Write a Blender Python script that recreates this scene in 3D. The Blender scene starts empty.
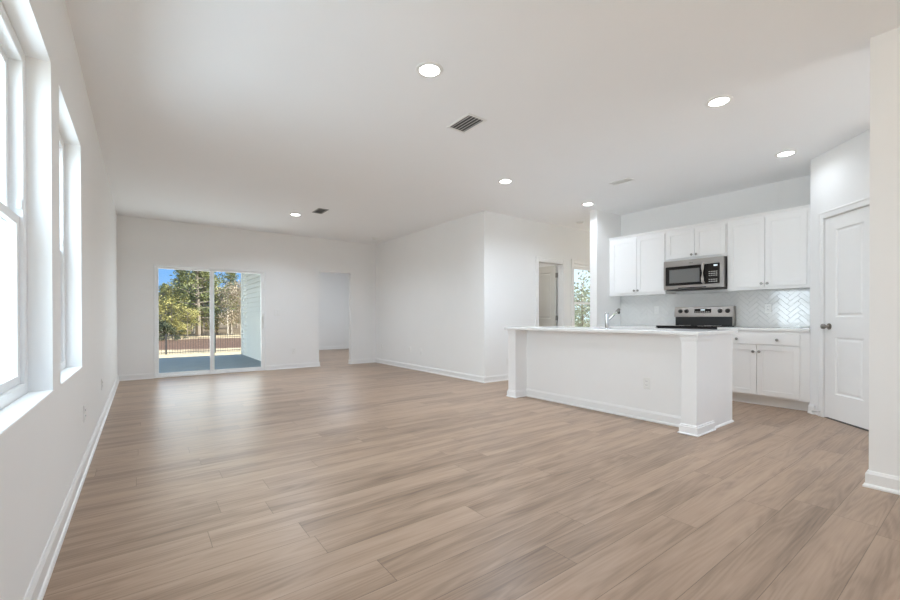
import bpy, bmesh, math, random
from mathutils import Vector, Matrix
R = math.radians
PI = math.pi
random.seed(7)
SC = bpy.context.scene
C = SC.collection

# ------------------------------------------------------------------ camera
F_PX, TH, Y0, CAM_H, PIT, ROL = 413.85, 0.6403, 319.5, 1.0426, -0.0049, -0.0016
_fw = Vector((math.sin(TH), math.cos(TH), 0)); _rt = Vector((math.cos(TH), -math.sin(TH), 0)); _up = Vector((0, 0, 1))
_F = _fw * math.cos(PIT) + _up * math.sin(PIT)
_U = _up * math.cos(PIT) - _fw * math.sin(PIT)
_Rr = _rt * math.cos(ROL) + _U * math.sin(ROL)
_Ur = _U * math.cos(ROL) - _rt * math.sin(ROL)
cd = bpy.data.cameras.new('camera')
cam = bpy.data.objects.new('camera', cd); C.objects.link(cam)
cd.sensor_fit = 'HORIZONTAL'; cd.sensor_width = 36.0
cd.lens = F_PX * 36.0 / 900.0
cd.shift_y = (Y0 - 300.0) / 900.0
cd.clip_start = 0.02; cd.clip_end = 400
mw = Matrix((_Rr, _Ur, -_F)).transposed().to_4x4()
mw.translation = Vector((0, 0, CAM_H))
cam.matrix_world = mw
SC.camera = cam

# ------------------------------------------------------------------ view, world, sun, daylight
SC.view_settings.view_transform = 'Standard'
SC.view_settings.look = 'None'
SC.view_settings.exposure = 0.27
SC.view_settings.gamma = 1.0
SC.view_settings.use_curve_mapping = False
SC.cycles.max_bounces = 16
SC.cycles.diffuse_bounces = 8
SC.cycles.transparent_max_bounces = 16
SC.cycles.caustics_reflective = False
SC.cycles.caustics_refractive = False

world = bpy.data.worlds.new('sky'); SC.world = world; world.use_nodes = True
nt = world.node_tree; nt.nodes.clear()
wo = nt.nodes.new('ShaderNodeOutputWorld'); bg = nt.nodes.new('ShaderNodeBackground')
tc = nt.nodes.new('ShaderNodeTexCoord'); sx = nt.nodes.new('ShaderNodeSeparateXYZ'); rp = nt.nodes.new('ShaderNodeValToRGB')
nt.links.new(tc.outputs['Generated'], sx.inputs[0]); nt.links.new(sx.outputs['Z'], rp.inputs[0])
rp.color_ramp.elements[0].position = 0.0; rp.color_ramp.elements[0].color = (0.36, 0.58, 0.88, 1)
rp.color_ramp.elements[1].position = 0.40; rp.color_ramp.elements[1].color = (0.16, 0.33, 0.72, 1)
e = rp.color_ramp.elements.new(0.09); e.color = (0.22, 0.46, 0.88, 1)
# hazy white sky to both sides, clear blue in the gap beyond the patio
hz = nt.nodes.new('ShaderNodeValToRGB'); mr = nt.nodes.new('ShaderNodeMapRange')
mr.inputs[1].default_value = -1; mr.inputs[2].default_value = 1
nt.links.new(sx.outputs['X'], mr.inputs[0]); nt.links.new(mr.outputs[0], hz.inputs[0])
for p_, v_ in ((0.0, 1.0), (0.36, 1.0), (0.50, 0.0), (0.66, 0.0), (0.80, 0.45), (1.0, 0.6)):
    if p_ in (0.0, 1.0): k_ = hz.color_ramp.elements[int(p_)]
    else: k_ = hz.color_ramp.elements.new(p_)
    k_.color = (v_, v_, v_, 1)
mixw = nt.nodes.new('ShaderNodeMix'); mixw.data_type = 'RGBA'; mixw.clamp_result = False
nt.links.new(hz.outputs[0], mixw.inputs[0]); nt.links.new(rp.outputs[0], mixw.inputs[6]); mixw.inputs[7].default_value = (1.05, 1.24, 1.35, 1)
nt.links.new(mixw.outputs[2], bg.inputs['Color'])
bg.inputs['Strength'].default_value = 1.0
nt.links.new(bg.outputs[0], wo.inputs['Surface'])

def light(name, kind, loc, rot, energy, color=(1, 1, 1), size=None, size_y=None, parent=None):
    d = bpy.data.lights.new(name, kind); d.energy = energy; d.color = color
    o = bpy.data.objects.new(name, d); C.objects.link(o)
    o.location = loc; o.rotation_euler = rot
    if kind == 'AREA':
        if size_y:
            d.shape = 'RECTANGLE'; d.size = size; d.size_y = size_y
        else:
            d.shape = 'DISK'; d.size = size
    if parent: o.parent = parent
    return o

# sun from behind the house, to the right
sun = light('sun', 'SUN', (20, -12, 20), (0, 0, 0), 10.0, (1.0, 0.96, 0.90))
sun.rotation_euler = Vector((-0.80, 0.60, -0.62)).to_track_quat('-Z', 'Y').to_euler()
sun.data.angle = R(0.6)
# daylight at the left windows and glass door, then added fill lights
DAY = (0.86, 1.03, 1.23)
light('daylight_window', 'AREA', (-0.90, 2.09, 1.45), (0, R(-73), 0), 34, DAY, 1.90, 1.0)
light('daylight_window', 'AREA', (-0.90, 3.23, 1.45), (0, R(-73), 0), 34, DAY, 1.90, 1.0)
light('daylight_slider', 'AREA', (1.07, 9.40, 1.0), (R(-122), 0, 0), 25, (0.96, 1.0, 1.03), 1.70, 1.70)
light('fill_light_nook', 'AREA', (9.08, 4.46, 1.2), (0, R(90), 0), 0.8, (0.86, 0.97, 1.06), 1.9, 0.8)  # added fill at an unseen nook opening, brightens the hall wall
light('fill_light_bedroom', 'AREA', (4.3, 10.6, 2.72), (0, 0, 0), 31, (0.89, 1.0, 1.12), .5)  # added fill without a fixture, brightens the room beyond the doorway
light('fill_light_hall', 'AREA', (4.35, -2.1, 1.2), (R(110), 0, 0), 11.5, (0.86, 1.0, 1.16), 0.95, 2.0)  # added fill from an unseen opening, lifts island end and kitchen ceiling
light('fill_light_closet', 'AREA', (5.5, 5.7, 2.70), (0, 0, 0), 5.0, (1.0, 0.97, 0.9), .3)  # added fill without a fixture, brightens the open hall door

# ------------------------------------------------------------------ materials
def mat(name, col, rough=0.5, metal=0.0, var=0.03, scale=8.0, bump=0.0, bscale=200.0, spec=0.5, stretch=None, coat=0.0):
    m = bpy.data.materials.new(name); m.use_nodes = True
    n = m.node_tree.nodes; l = m.node_tree.links
    b = n['Principled BSDF']
    b.inputs['Roughness'].default_value = rough
    b.inputs['Metallic'].default_value = metal
    b.inputs['Specular IOR Level'].default_value = spec
    b.inputs['Coat Weight'].default_value = coat
    t = n.new('ShaderNodeTexCoord')
    vec = t.outputs['Object']
    if stretch:
        mp = n.new('ShaderNodeMapping'); mp.inputs['Scale'].default_value = stretch
        l.new(vec, mp.inputs[0]); vec = mp.outputs[0]
    nz = n.new('ShaderNodeTexNoise'); nz.inputs['Scale'].default_value = scale; nz.inputs['Detail'].default_value = 4
    l.new(vec, nz.inputs['Vector'])
    mx = n.new('ShaderNodeMix'); mx.data_type = 'RGBA'
    mx.inputs[6].default_value = tuple(min(1, c * (1 - var)) for c in col) + (1,)
    mx.inputs[7].default_value = tuple(min(1, c * (1 + var)) for c in col) + (1,)
    l.new(nz.outputs['Fac'], mx.inputs[0]); l.new(mx.outputs[2], b.inputs['Base Color'])
    if bump:
        n2 = n.new('ShaderNodeTexNoise'); n2.inputs['Scale'].default_value = bscale
        l.new(vec, n2.inputs['Vector'])
        bp = n.new('ShaderNodeBump'); bp.inputs['Strength'].default_value = bump; bp.inputs['Distance'].default_value = 0.002
        l.new(n2.outputs['Fac'], bp.inputs['Height']); l.new(bp.outputs[0], b.inputs['Normal'])
    return m

def emis(name, col, strength):
    m = bpy.data.materials.new(name); m.use_nodes = True
    b = m.node_tree.nodes['Principled BSDF']
    b.inputs['Base Color'].default_value = col + (1,)
    b.inputs['Emission Color'].default_value = col + (1,)
    b.inputs['Emission Strength'].default_value = strength
    return m

def glass_mat(name, tint=(1, 1, 1), refl=0.06):
    m = bpy.data.materials.new(name); m.use_nodes = True
    n = m.node_tree.nodes; l = m.node_tree.links; n.clear()
    o = n.new('ShaderNodeOutputMaterial'); t = n.new('ShaderNodeBsdfTransparent'); g = n.new('ShaderNodeBsdfGlossy')
    t.inputs[0].default_value = tint + (1,); g.inputs['Roughness'].default_value = 0.01
    lw = n.new('ShaderNodeLayerWeight'); lw.inputs['Blend'].default_value = 0.15
    ml = n.new('ShaderNodeMath'); ml.operation = 'MULTIPLY_ADD'; ml.inputs[1].default_value = 0.12; ml.inputs[2].default_value = refl * 0.2
    l.new(lw.outputs['Facing'], ml.inputs[0])
    mx = n.new('ShaderNodeMixShader')
    l.new(ml.outputs[0], mx.inputs[0]); l.new(t.outputs[0], mx.inputs[1]); l.new(g.outputs[0], mx.inputs[2]); l.new(mx.outputs[0], o.inputs[0])
    return m

M = {}
M['wall'] = mat('painted_wall', (0.87, 0.87, 0.862), 0.75, var=0.012, scale=3, bump=0.06, bscale=260, spec=0.3)
M['ceiling'] = mat('painted_ceiling', (0.90, 0.91, 0.918), 0.9, var=0.01, scale=2, bump=0.10, bscale=220, spec=0.2)
M['trim'] = mat('white_trim_paint', (0.86, 0.86, 0.85), 0.35, var=0.01)
M['cabinet'] = mat('white_cabinet_paint', (0.87, 0.867, 0.855), 0.35, var=0.01)
M['island'] = mat('white_island_paint', (0.87, 0.87, 0.87), 0.4, var=0.01)
M['vinyl'] = mat('white_vinyl', (0.86, 0.87, 0.87), 0.3, var=0.01)
M['plastic'] = mat('white_plastic', (0.84, 0.84, 0.82), 0.35, var=0.01)
M['quartz'] = mat('white_quartz', (0.82, 0.82, 0.81), 0.12, var=0.05, scale=60)
M['tile'] = mat('glossy_white_tile', (0.78, 0.78, 0.765), 0.10, var=0.02, scale=5, spec=0.85)
M['grout'] = mat('grey_grout', (0.68, 0.68, 0.67), 0.85, var=0.04)
M['steel'] = mat('brushed_stainless', (0.40, 0.375, 0.35), 0.30, 1.0, var=0.12, scale=30, stretch=(1, 1, 22))
M['handle'] = mat('pale_stainless', (0.66, 0.63, 0.60), 0.38, 1.0, var=0.03)
M['nickel'] = mat('satin_nickel', (0.33, 0.315, 0.295), 0.28, 1.0, var=0.05)
M['chrome'] = mat('chrome', (0.62, 0.62, 0.62), 0.15, 1.0, var=0.03)
M['blackglass'] = mat('black_glass', (0.012, 0.011, 0.011), 0.08, var=0.1)
M['black'] = mat('black_enamel', (0.015, 0.015, 0.015), 0.35, var=0.1)
M['screen'] = mat('grey_oven_window', (0.16, 0.16, 0.155), 0.28, var=0.08, scale=400)
M['darkvoid'] = mat('duct_shadow_grey', (0.10, 0.10, 0.10), 0.9)
M['print'] = mat('pale_print', (0.62, 0.62, 0.60), 0.5)
M['lcd'] = emis('lit_digits', (0.75, 0.85, 0.9), 0.5)
M['lamp'] = emis('lit_lamp_lens', (1.0, 0.98, 0.93), 14.0)
M['glass'] = glass_mat('window_glass', (0.96, 0.985, 0.975))
M['door'] = mat('white_door_paint', (0.87, 0.867, 0.855), 0.4, var=0.01)
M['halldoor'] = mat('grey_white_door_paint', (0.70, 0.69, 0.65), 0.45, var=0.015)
M['rubber'] = mat('white_rubber', (0.6, 0.6, 0.58), 0.7)
M['concrete'] = mat('patio_concrete', (0.27, 0.325, 0.38), 0.8, var=0.12, scale=2.5)
M['siding'] = mat('pale_blue_white_siding', (0.84, 0.87, 0.89), 0.55, var=0.02)
M['housewhite'] = mat('white_house_siding', (0.82, 0.82, 0.80), 0.6, var=0.02)
M['roof'] = mat('grey_shingle', (0.16, 0.15, 0.15), 0.9, var=0.2, scale=20)
M['fence'] = mat('black_fence_metal', (0.03, 0.03, 0.035), 0.4, var=0.1)
M['bark'] = mat('grey_brown_bark', (0.23, 0.19, 0.155), 0.9, var=0.25, scale=12, stretch=(3, 3, .6))
M['palebark'] = mat('pale_bark', (0.46, 0.41, 0.35), 0.9, var=0.25, scale=10)

def leaf(name, a, b, scale=0.9):
    m = bpy.data.materials.new(name); m.use_nodes = True
    n = m.node_tree.nodes; l = m.node_tree.links; bs = n['Principled BSDF']
    bs.inputs['Roughness'].default_value = 0.6
    g = n.new('ShaderNodeNewGeometry'); nz = n.new('ShaderNodeTexNoise'); nz.inputs['Scale'].default_value = scale; nz.inputs['Detail'].default_value = 3
    l.new(g.outputs['Position'], nz.inputs['Vector'])
    ad = n.new('ShaderNodeMath'); ad.operation = 'MULTIPLY_ADD'; ad.inputs[1].default_value = 0.6
    sb = n.new('ShaderNodeMath'); sb.operation = 'MULTIPLY_ADD'; sb.inputs[1].default_value = 1.6; sb.inputs[2].default_value = -0.55
    l.new(nz.outputs['Fac'], sb.inputs[0]); l.new(g.outputs['Random Per Island'], ad.inputs[0]); l.new(sb.outputs[0], ad.inputs[2])
    mx = n.new('ShaderNodeMix'); mx.data_type = 'RGBA'
    mx.inputs[6].default_value = a + (1,); mx.inputs[7].default_value = b + (1,)
    l.new(ad.outputs[0], mx.inputs[0]); l.new(mx.outputs[2], bs.inputs['Base Color'])
    return m
M['pine'] = leaf('pine_needles', (0.050, 0.072, 0.028), (0.26, 0.27, 0.095))
M['bush'] = leaf('yellow_green_leaves', (0.16, 0.16, 0.045), (0.52, 0.46, 0.16))
M['shrub'] = leaf('dark_shrub_leaves', (0.035, 0.045, 0.022), (0.11, 0.12, 0.05))
M['twig'] = leaf('tan_twigs', (0.22, 0.18, 0.13), (0.48, 0.40, 0.30))
M['willow'] = leaf('grey_green_leaves', (0.16, 0.20, 0.13), (0.42, 0.46, 0.34))

def floor_mat():
    m = bpy.data.materials.new('oak_plank_floor'); m.use_nodes = True
    n = m.node_tree.nodes; l = m.node_tree.links; b = n['Principled BSDF']
    def math_(op, a=None, bb=None, c=None):
        k = n.new('ShaderNodeMath'); k.operation = op
        for i, v in enumerate((a, bb, c)):
            if v is None: continue
            if isinstance(v, (int, float)): k.inputs[i].default_value = v
            else: l.new(v, k.inputs[i])
        return k.outputs[0]
    t = n.new('ShaderNodeTexCoord'); s = n.new('ShaderNodeSeparateXYZ'); l.new(t.outputs['Object'], s.inputs[0])
    W, L = 0.178, 1.52
    yv = math_('DIVIDE', math_('SUBTRACT', s.outputs[1], 0.367), W)
    row = math_('FLOOR', yv); fy = math_('FRACT', yv)
    wn = n.new('ShaderNodeTexWhiteNoise'); wn.noise_dimensions = '1D'; l.new(row, wn.inputs['W'])
    xv = math_('ADD', math_('DIVIDE', s.outputs[0], L), math_('MULTIPLY', wn.outputs['Value'], 7.0))
    col = math_('FLOOR', xv); fx = math_('FRACT', xv)
    cv = n.new('ShaderNodeCombineXYZ'); l.new(row, cv.inputs[0]); l.new(col, cv.inputs[1])
    wp = n.new('ShaderNodeTexWhiteNoise'); wp.noise_dimensions = '3D'; l.new(cv.outputs[0], wp.inputs['Vector'])
    # seams
    ey = math_('MINIMUM', fy, math_('SUBTRACT', 1.0, fy)); ex = math_('MINIMUM', fx, math_('SUBTRACT', 1.0, fx))
    sy = math_('LESS_THAN', math_('MULTIPLY', ey, W), 0.0014); sxx = math_('LESS_THAN', math_('MULTIPLY', ex, L), 0.0014)
    seam = math_('MAXIMUM', sy, sxx)
    # grain coordinates: long in x, offset per plank
    off = math_('MULTIPLY', wp.outputs['Value'], 37.0)
    g1 = n.new('ShaderNodeCombineXYZ')
    l.new(math_('ADD', math_('MULTIPLY', s.outputs[0], 1.0), off), g1.inputs[0]); l.new(math_('MULTIPLY', s.outputs[1], 12.0), g1.inputs[1]); l.new(off, g1.inputs[2])
    n1 = n.new('ShaderNodeTexNoise'); n1.inputs['Scale'].default_value = 1.0; n1.inputs['Detail'].default_value = 3; n1.inputs['Roughness'].default_value = 0.5; n1.inputs['Distortion'].default_value = 0.3
    l.new(g1.outputs[0], n1.inputs['Vector'])
    g2 = n.new('ShaderNodeCombineXYZ')
    l.new(math_('ADD', math_('MULTIPLY', s.outputs[0], 5.0), off), g2.inputs[0]); l.new(math_('MULTIPLY', s.outputs[1], 130.0), g2.inputs[1]); l.new(off, g2.inputs[2])
    n2 = n.new('ShaderNodeTexNoise'); n2.inputs['Scale'].default_value = 1.0; n2.inputs['Detail'].default_value = 3
    l.new(g2.outputs[0], n2.inputs['Vector'])
    # cathedral figure
    g3 = n.new('ShaderNodeCombineXYZ')
    l.new(math_('ADD', math_('MULTIPLY', s.outputs[0], 0.6), off), g3.inputs[0]); l.new(math_('MULTIPLY', s.outputs[1], 7.0), g3.inputs[1]); l.new(off, g3.inputs[2])
    n3 = n.new('ShaderNodeTexNoise'); n3.inputs['Scale'].default_value = 1.0; n3.inputs['Detail'].default_value = 2; l.new(g3.outputs[0], n3.inputs['Vector'])
    rings = math_('ABSOLUTE', math_('SUBTRACT', math_('FRACT', math_('MULTIPLY', n3.outputs['Fac'], 15.0)), 0.5))
    v = math_('ADD', math_('MULTIPLY', n1.outputs['Fac'], 0.95), math_('MULTIPLY', n2.outputs['Fac'], 0.34))
    v = math_('ADD', v, math_('MULTIPLY', rings, 0.30))
    v = math_('ADD', v, math_('MULTIPLY', wp.outputs['Value'], 0.20))
    v = math_('SUBTRACT', v, 0.37)
    r = n.new('ShaderNodeValToRGB'); l.new(v, r.inputs[0])
    els = r.color_ramp.elements
    els[0].position = 0.05; els[0].color = (0.180, 0.122, 0.086, 1)
    els[1].position = 0.95; els[1].color = (0.500, 0.368, 0.272, 1)
    e_ = els.new(0.5); e_.color = (0.390, 0.276, 0.197, 1)
    mx = n.new('ShaderNodeMix'); mx.data_type = 'RGBA'; l.new(math_('MULTIPLY', seam, 0.6), mx.inputs[0]); l.new(r.outputs[0], mx.inputs[6]); mx.inputs[7].default_value = (0.10, 0.07, 0.05, 1)
    l.new(mx.outputs[2], b.inputs['Base Color'])
    rr = math_('MULTIPLY_ADD', n1.outputs['Fac'], 0.10, 0.30); l.new(rr, b.inputs['Roughness'])
    b.inputs['Specular IOR Level'].default_value = 0.26
    bp = n.new('ShaderNodeBump'); bp.inputs['Strength'].default_value = 0.12; bp.inputs['Distance'].default_value = 0.001
    l.new(math_('SUBTRACT', n2.outputs['Fac'], math_('MULTIPLY', seam, 2.0)), bp.inputs['Height']); l.new(bp.outputs[0], b.inputs['Normal'])
    return m
M['floor'] = floor_mat()

def ground_mat():
    m = bpy.data.materials.new('straw_and_soil'); m.use_nodes = True
    n = m.node_tree.nodes; l = m.node_tree.links; b = n['Principled BSDF']
    b.inputs['Roughness'].default_value = 0.95; b.inputs['Specular IOR Level'].default_value = 0.1
    g = n.new('ShaderNodeNewGeometry'); s = n.new('ShaderNodeSeparateXYZ'); l.new(g.outputs['Position'], s.inputs[0])
    nz = n.new('ShaderNodeTexNoise'); nz.inputs['Scale'].default_value = 0.35; nz.inputs['Detail'].default_value = 5; l.new(g.outputs['Position'], nz.inputs['Vector'])
    nf = n.new('ShaderNodeTexNoise'); nf.inputs['Scale'].default_value = 5; nf.inputs['Detail'].default_value = 6; l.new(g.outputs['Position'], nf.inputs['Vector'])
    a = n.new('ShaderNodeMath'); a.operation = 'MULTIPLY_ADD'; a.inputs[1].default_value = 7.0; l.new(nz.outputs['Fac'], a.inputs[0]); l.new(s.outputs[1], a.inputs[2])
    mr = n.new('ShaderNodeMapRange'); mr.inputs[1].default_value = 10; mr.inputs[2].default_value = 70; l.new(a.outputs[0], mr.inputs[0])
    r = n.new('ShaderNodeValToRGB'); l.new(mr.outputs[0], r.inputs[0])
    def P(y): return (y + 3.5 - 10) / 60
    els = r.color_ramp.elements
    straw = (0.62, 0.50, 0.34, 1); soil = (0.17, 0.105, 0.08, 1)
    els[0].position = 0; els[0].color = straw
    els[1].position = P(30.2); els[1].color = straw
    for y, c in ((31.4, soil), (44.0, soil), (46.5, straw), (53, straw), (57, (0.20, 0.15, 0.10, 1))):
        k = els.new(min(1, P(y))); k.color = c
    mx = n.new('ShaderNodeMix'); mx.data_type = 'RGBA'; mx.blend_type = 'MULTIPLY'; mx.inputs[0].default_value = 0.7
    r2 = n.new('ShaderNodeValToRGB'); r2.color_ramp.elements[0].color = (.45, .45, .45, 1); r2.color_ramp.elements[0].position = .3; r2.color_ramp.elements[1].color = (1.2, 1.2, 1.2, 1); r2.color_ramp.elements[1].position = .65
    l.new(nf.outputs['Fac'], r2.inputs[0]); l.new(r.outputs[0], mx.inputs[6]); l.new(r2.outputs[0], mx.inputs[7]); l.new(mx.outputs[2], b.inputs['Base Color'])
    return m
M['ground'] = ground_mat()

# ------------------------------------------------------------------ helpers
def box(bm, x0, x1, y0, y1, z0, z1, bev=0.0, seg=1):
    mtx = Matrix.Translation(((x0 + x1) / 2, (y0 + y1) / 2, (z0 + z1) / 2)) @ Matrix.Diagonal((abs(x1 - x0), abs(y1 - y0), abs(z1 - z0), 1))
    r = bmesh.ops.create_cube(bm, size=1.0, matrix=mtx)
    if bev:
        es = list({e for v in r['verts'] for e in v.link_edges})
        bmesh.ops.bevel(bm, geom=es, offset=bev, segments=seg, profile=0.5, affect='EDGES')
    return bm

def cyl(bm, p0, p1, r0, r1=None, seg=20, caps=True):
    p0, p1 = Vector(p0), Vector(p1); d = p1 - p0
    q = d.to_track_quat('Z', 'Y').to_matrix().to_4x4()
    bmesh.ops.create_cone(bm, cap_ends=caps, segments=seg, radius1=r0, radius2=r0 if r1 is None else r1, depth=d.length, matrix=Matrix.Translation((p0 + p1) / 2) @ q)
    return bm

def lathe(bm, prof, axis_p=(0, 0, 0), axis_d=(0, 0, 1), seg=20):
    """prof: list of (radius, distance along the axis)"""
    q = Vector(axis_d).to_track_quat('Z', 'Y').to_matrix(); o = Vector(axis_p)
    rings = []
    for r, h in prof:
        rings.append([bm.verts.new(o + q @ Vector((r * math.cos(2 * PI * k / seg), r * math.sin(2 * PI * k / seg), h))) for k in range(seg)])
    for a, b in zip(rings, rings[1:]):
        for k in range(seg):
            bm.faces.new((a[k], a[(k + 1) % seg], b[(k + 1) % seg], b[k]))
    bm.faces.new(rings[0][::-1]); bm.faces.new(rings[-1])
    return bm

def tube(bm, pts, r, seg=12):
    """round bar along a polyline, mitred"""
    pts = [Vector(p) for p in pts]; rings = []
    up = Vector((0, 0, 1))
    for i, p in enumerate(pts):
        d = (pts[min(i + 1, len(pts) - 1)] - pts[max(i - 1, 0)]).normalized()
        a = d.cross(up)
        if a.length < 1e-3: a = d.cross(Vector((0, 1, 0)))
        a.normalize(); b = d.cross(a)
        rings.append([bm.verts.new(p + a * (r * math.cos(2 * PI * k / seg)) + b * (r * math.sin(2 * PI * k / seg))) for k in range(seg)])
    for u, v in zip(rings, rings[1:]):
        for k in range(seg):
            bm.faces.new((u[k], u[(k + 1) % seg], v[(k + 1) % seg], v[k]))
    bm.faces.new(rings[0][::-1]); bm.faces.new(rings[-1])
    return bm

def prism(bm, poly, z0, z1):
    a = [bm.verts.new((x, y, z0)) for x, y in poly]; b = [bm.verts.new((x, y, z1)) for x, y in poly]
    n = len(poly)
    bm.faces.new(a[::-1]); bm.faces.new(b)
    for i in range(n): bm.faces.new((a[i], a[(i + 1) % n], b[(i + 1) % n], b[i]))
    return bm

def NB(): return bmesh.new()

def obj(name, bm, m, parent=None, smooth=False, label=None):
    bmesh.ops.recalc_face_normals(bm, faces=bm.faces)
    me = bpy.data.meshes.new(name); bm.to_mesh(me); bm.free()
    me.materials.append(M[m] if isinstance(m, str) else m)
    if smooth:
        for p in me.polygons: p.use_smooth = True
        me.set_sharp_from_angle(angle=R(35))
    o = bpy.data.objects.new(name, me); C.objects.link(o)
    if parent: o.parent = parent
    if label: o['label'] = label
    return o

def thing(name, label, cat, loc=(0, 0, 0), rz=0.0, group=None, kind=None):
    o = bpy.data.objects.new(name, None); C.objects.link(o)
    o.empty_display_size = 0.1
    o.location = loc; o.rotation_euler = (0, 0, rz); o['label'] = label; o['category'] = cat
    if group: o['group'] = group
    if kind: o['kind'] = kind
    return o

def tag(o, label, cat=None, group=None, kind=None):
    o['label'] = label
    if cat: o['category'] = cat
    if group: o['group'] = group
    if kind: o['kind'] = kind
    return o

def struct(name, bm, m, label, cat):
    return tag(obj(name, bm, m), label, cat, kind='structure')

def copy_tree(o, parent=None):
    c = o.copy(); C.objects.link(c)
    if parent: c.parent = parent
    for ch in list(o.children): copy_tree(ch, c)
    return c

def dup(root, loc, rz, label):
    c = copy_tree(root); c.location = loc; c.rotation_euler = (0, 0, rz); c['label'] = label
    return c

def wall_bm(x0, x1, y0, y1, z0, z1, axis, holes=()):
    """wall box along 'x' or 'y'; holes = (a0, a1, h0, h1)"""
    bm = NB()
    lo, hi = (x0, x1) if axis == 'x' else (y0, y1)
    cuts = sorted({lo, hi, *[v for h in holes for v in h[:2] if lo < v < hi]})
    for a, b in zip(cuts, cuts[1:]):
        mid = (a + b) / 2
        spans = [(z0, z1)]
        for h in holes:
            if h[0] < mid < h[1]:
                new = []
                for s0, s1 in spans:
                    if h[2] > s0: new.append((s0, h[2]))
                    if h[3] < s1: new.append((h[3], s1))
                spans = new
        for s0, s1 in spans:
            if s1 - s0 < 1e-4: continue
            if axis == 'x': box(bm, a, b, y0, y1, s0, s1)
            else: box(bm, x0, x1, a, b, s0, s1)
    bmesh.ops.remove_doubles(bm, verts=bm.verts, dist=1e-5)
    # drop inner faces shared by two pieces
    seen = {}
    for f in bm.faces:
        k = tuple(sorted(v.index for v in f.verts)) if False else tuple(sorted((round(v.co.x, 4), round(v.co.y, 4), round(v.co.z, 4)) for v in f.verts))
        seen.setdefault(k, []).append(f)
    dead = [f for fs in seen.values() if len(fs) > 1 for f in fs]
    bmesh.ops.delete(bm, geom=dead, context='FACES_ONLY')
    return bm

BASE_PROF = [(0, 0), (.024, 0), (.024, .010), (.019, .019), (.014, .022), (.014, .082), (.009, .092), (.006, .100), (0, .100)]
def run_profile(bm, p0, p1, prof=BASE_PROF, z=0.0):
    """profile swept from p0 to p1; the room lies to the left of the direction"""
    p0 = Vector((p0[0], p0[1], 0)); p1 = Vector((p1[0], p1[1], 0)); d = (p1 - p0).normalized(); nrm = Vector((-d.y, d.x, 0))
    rings = []
    for p in (p0, p1):
        rings.append([bm.verts.new(p + nrm * a + Vector((0, 0, z + h))) for a, h in prof])
    k = len(prof)
    for i in range(k): bm.faces.new((rings[0][i], rings[0][(i + 1) % k], rings[1][(i + 1) % k], rings[1][i]))
    bm.faces.new(rings[0]); bm.faces.new(rings[1][::-1])
    return bm

# ------------------------------------------------------------------ room shell
H = 2.743
XL, YF, XR, YC, XK, YS, XS, YP, XP, XN, YN = -0.322, 8.76, 4.376, 4.956, 6.430, 3.847, 5.753, 1.2675, 5.820, 3.573, 0.4986
YB = -1.60      # wall behind the camera
XE = 9.0        # end of the dining nook

bm = NB()
for x0, x1, y0, y1 in ((XL - .12, XE + .12, YB - .12, YC + .12), (XL - .12, XR + .12, YC + .12, YF + .12), (2.475, 5.80, YF + .12, 13.40), (XR + .12, 6.56, YC + .12, 6.9)):
    box(bm, x0, x1, y0, y1, -0.12, 0.0)
struct('floor', bm, 'floor', 'light brown oak plank floor running through the whole open room', 'floor')
bm = NB()
for x0, x1, y0, y1 in ((XL - .12, XE + .12, YB - .12, YC + .12), (XL - .12, XR + .12, YC + .12, YF + .12), (2.475, 5.80, YF + .12, 13.40), (XR + .12, 6.56, YC + .12, 6.9)):
    box(bm, x0, x1, y0, y1, H, H + 0.15)
struct('ceiling', bm, 'ceiling', 'flat white ceiling dotted with recessed lights', 'ceiling')

W1 = (1.635, 2.563, 0.71, 2.19); W2 = (2.785, 3.690, 0.71, 2.19)
struct('wall_left', wall_bm(XL - .16, XL, YB - .12, YF + .12, 0, H, 'y', (W1, W2)), 'wall', 'long white left wall with two deep window openings', 'wall')
SL = (0.165, 1.972, 0.0, 1.975); DW = (3.037, 3.762, 0.0, 2.028)
struct('wall_far', wall_bm(XL, 5.8, YF, YF + .12, 0, H, 'x', (SL, DW)), 'wall', 'white far wall with sliding glass door and bare doorway', 'wall')
struct('wall_right', wall_bm(XR, XR + .12, YC + .12, YF, 0, H, 'y'), 'wall', 'blank white wall to the right of the bare doorway', 'wall')
HD = (5.655, 6.325, 0.0, 2.035); W3 = (6.655, 7.48, 0.55, 2.075)
struct('wall_hall', wall_bm(XR, XE, YC, YC + .12, 0, H, 'x', (HD, W3)), 'wall', 'white wall behind the island with open door and tall window', 'wall')
struct('wall_nook', wall_bm(XE, XE + .12, YC + .12, YS, 0, H, 'y', ((4.02, 4.90, .2, 2.2),)), 'wall', 'end wall of the passage beyond the kitchen', 'wall')  # unseen opening added in the end wall to let light in
struct('wall_stub', wall_bm(XS, XE, YS, YS + .125, 0, H, 'x'), 'wall', 'short white wall ending left of the upper cabinets', 'wall')
struct('wall_kitchen', wall_bm(XK, XK + .12, YP - .02, YS, 0, H, 'y'), 'wall', 'off-white kitchen wall behind the cabinets and range', 'wall')
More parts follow.
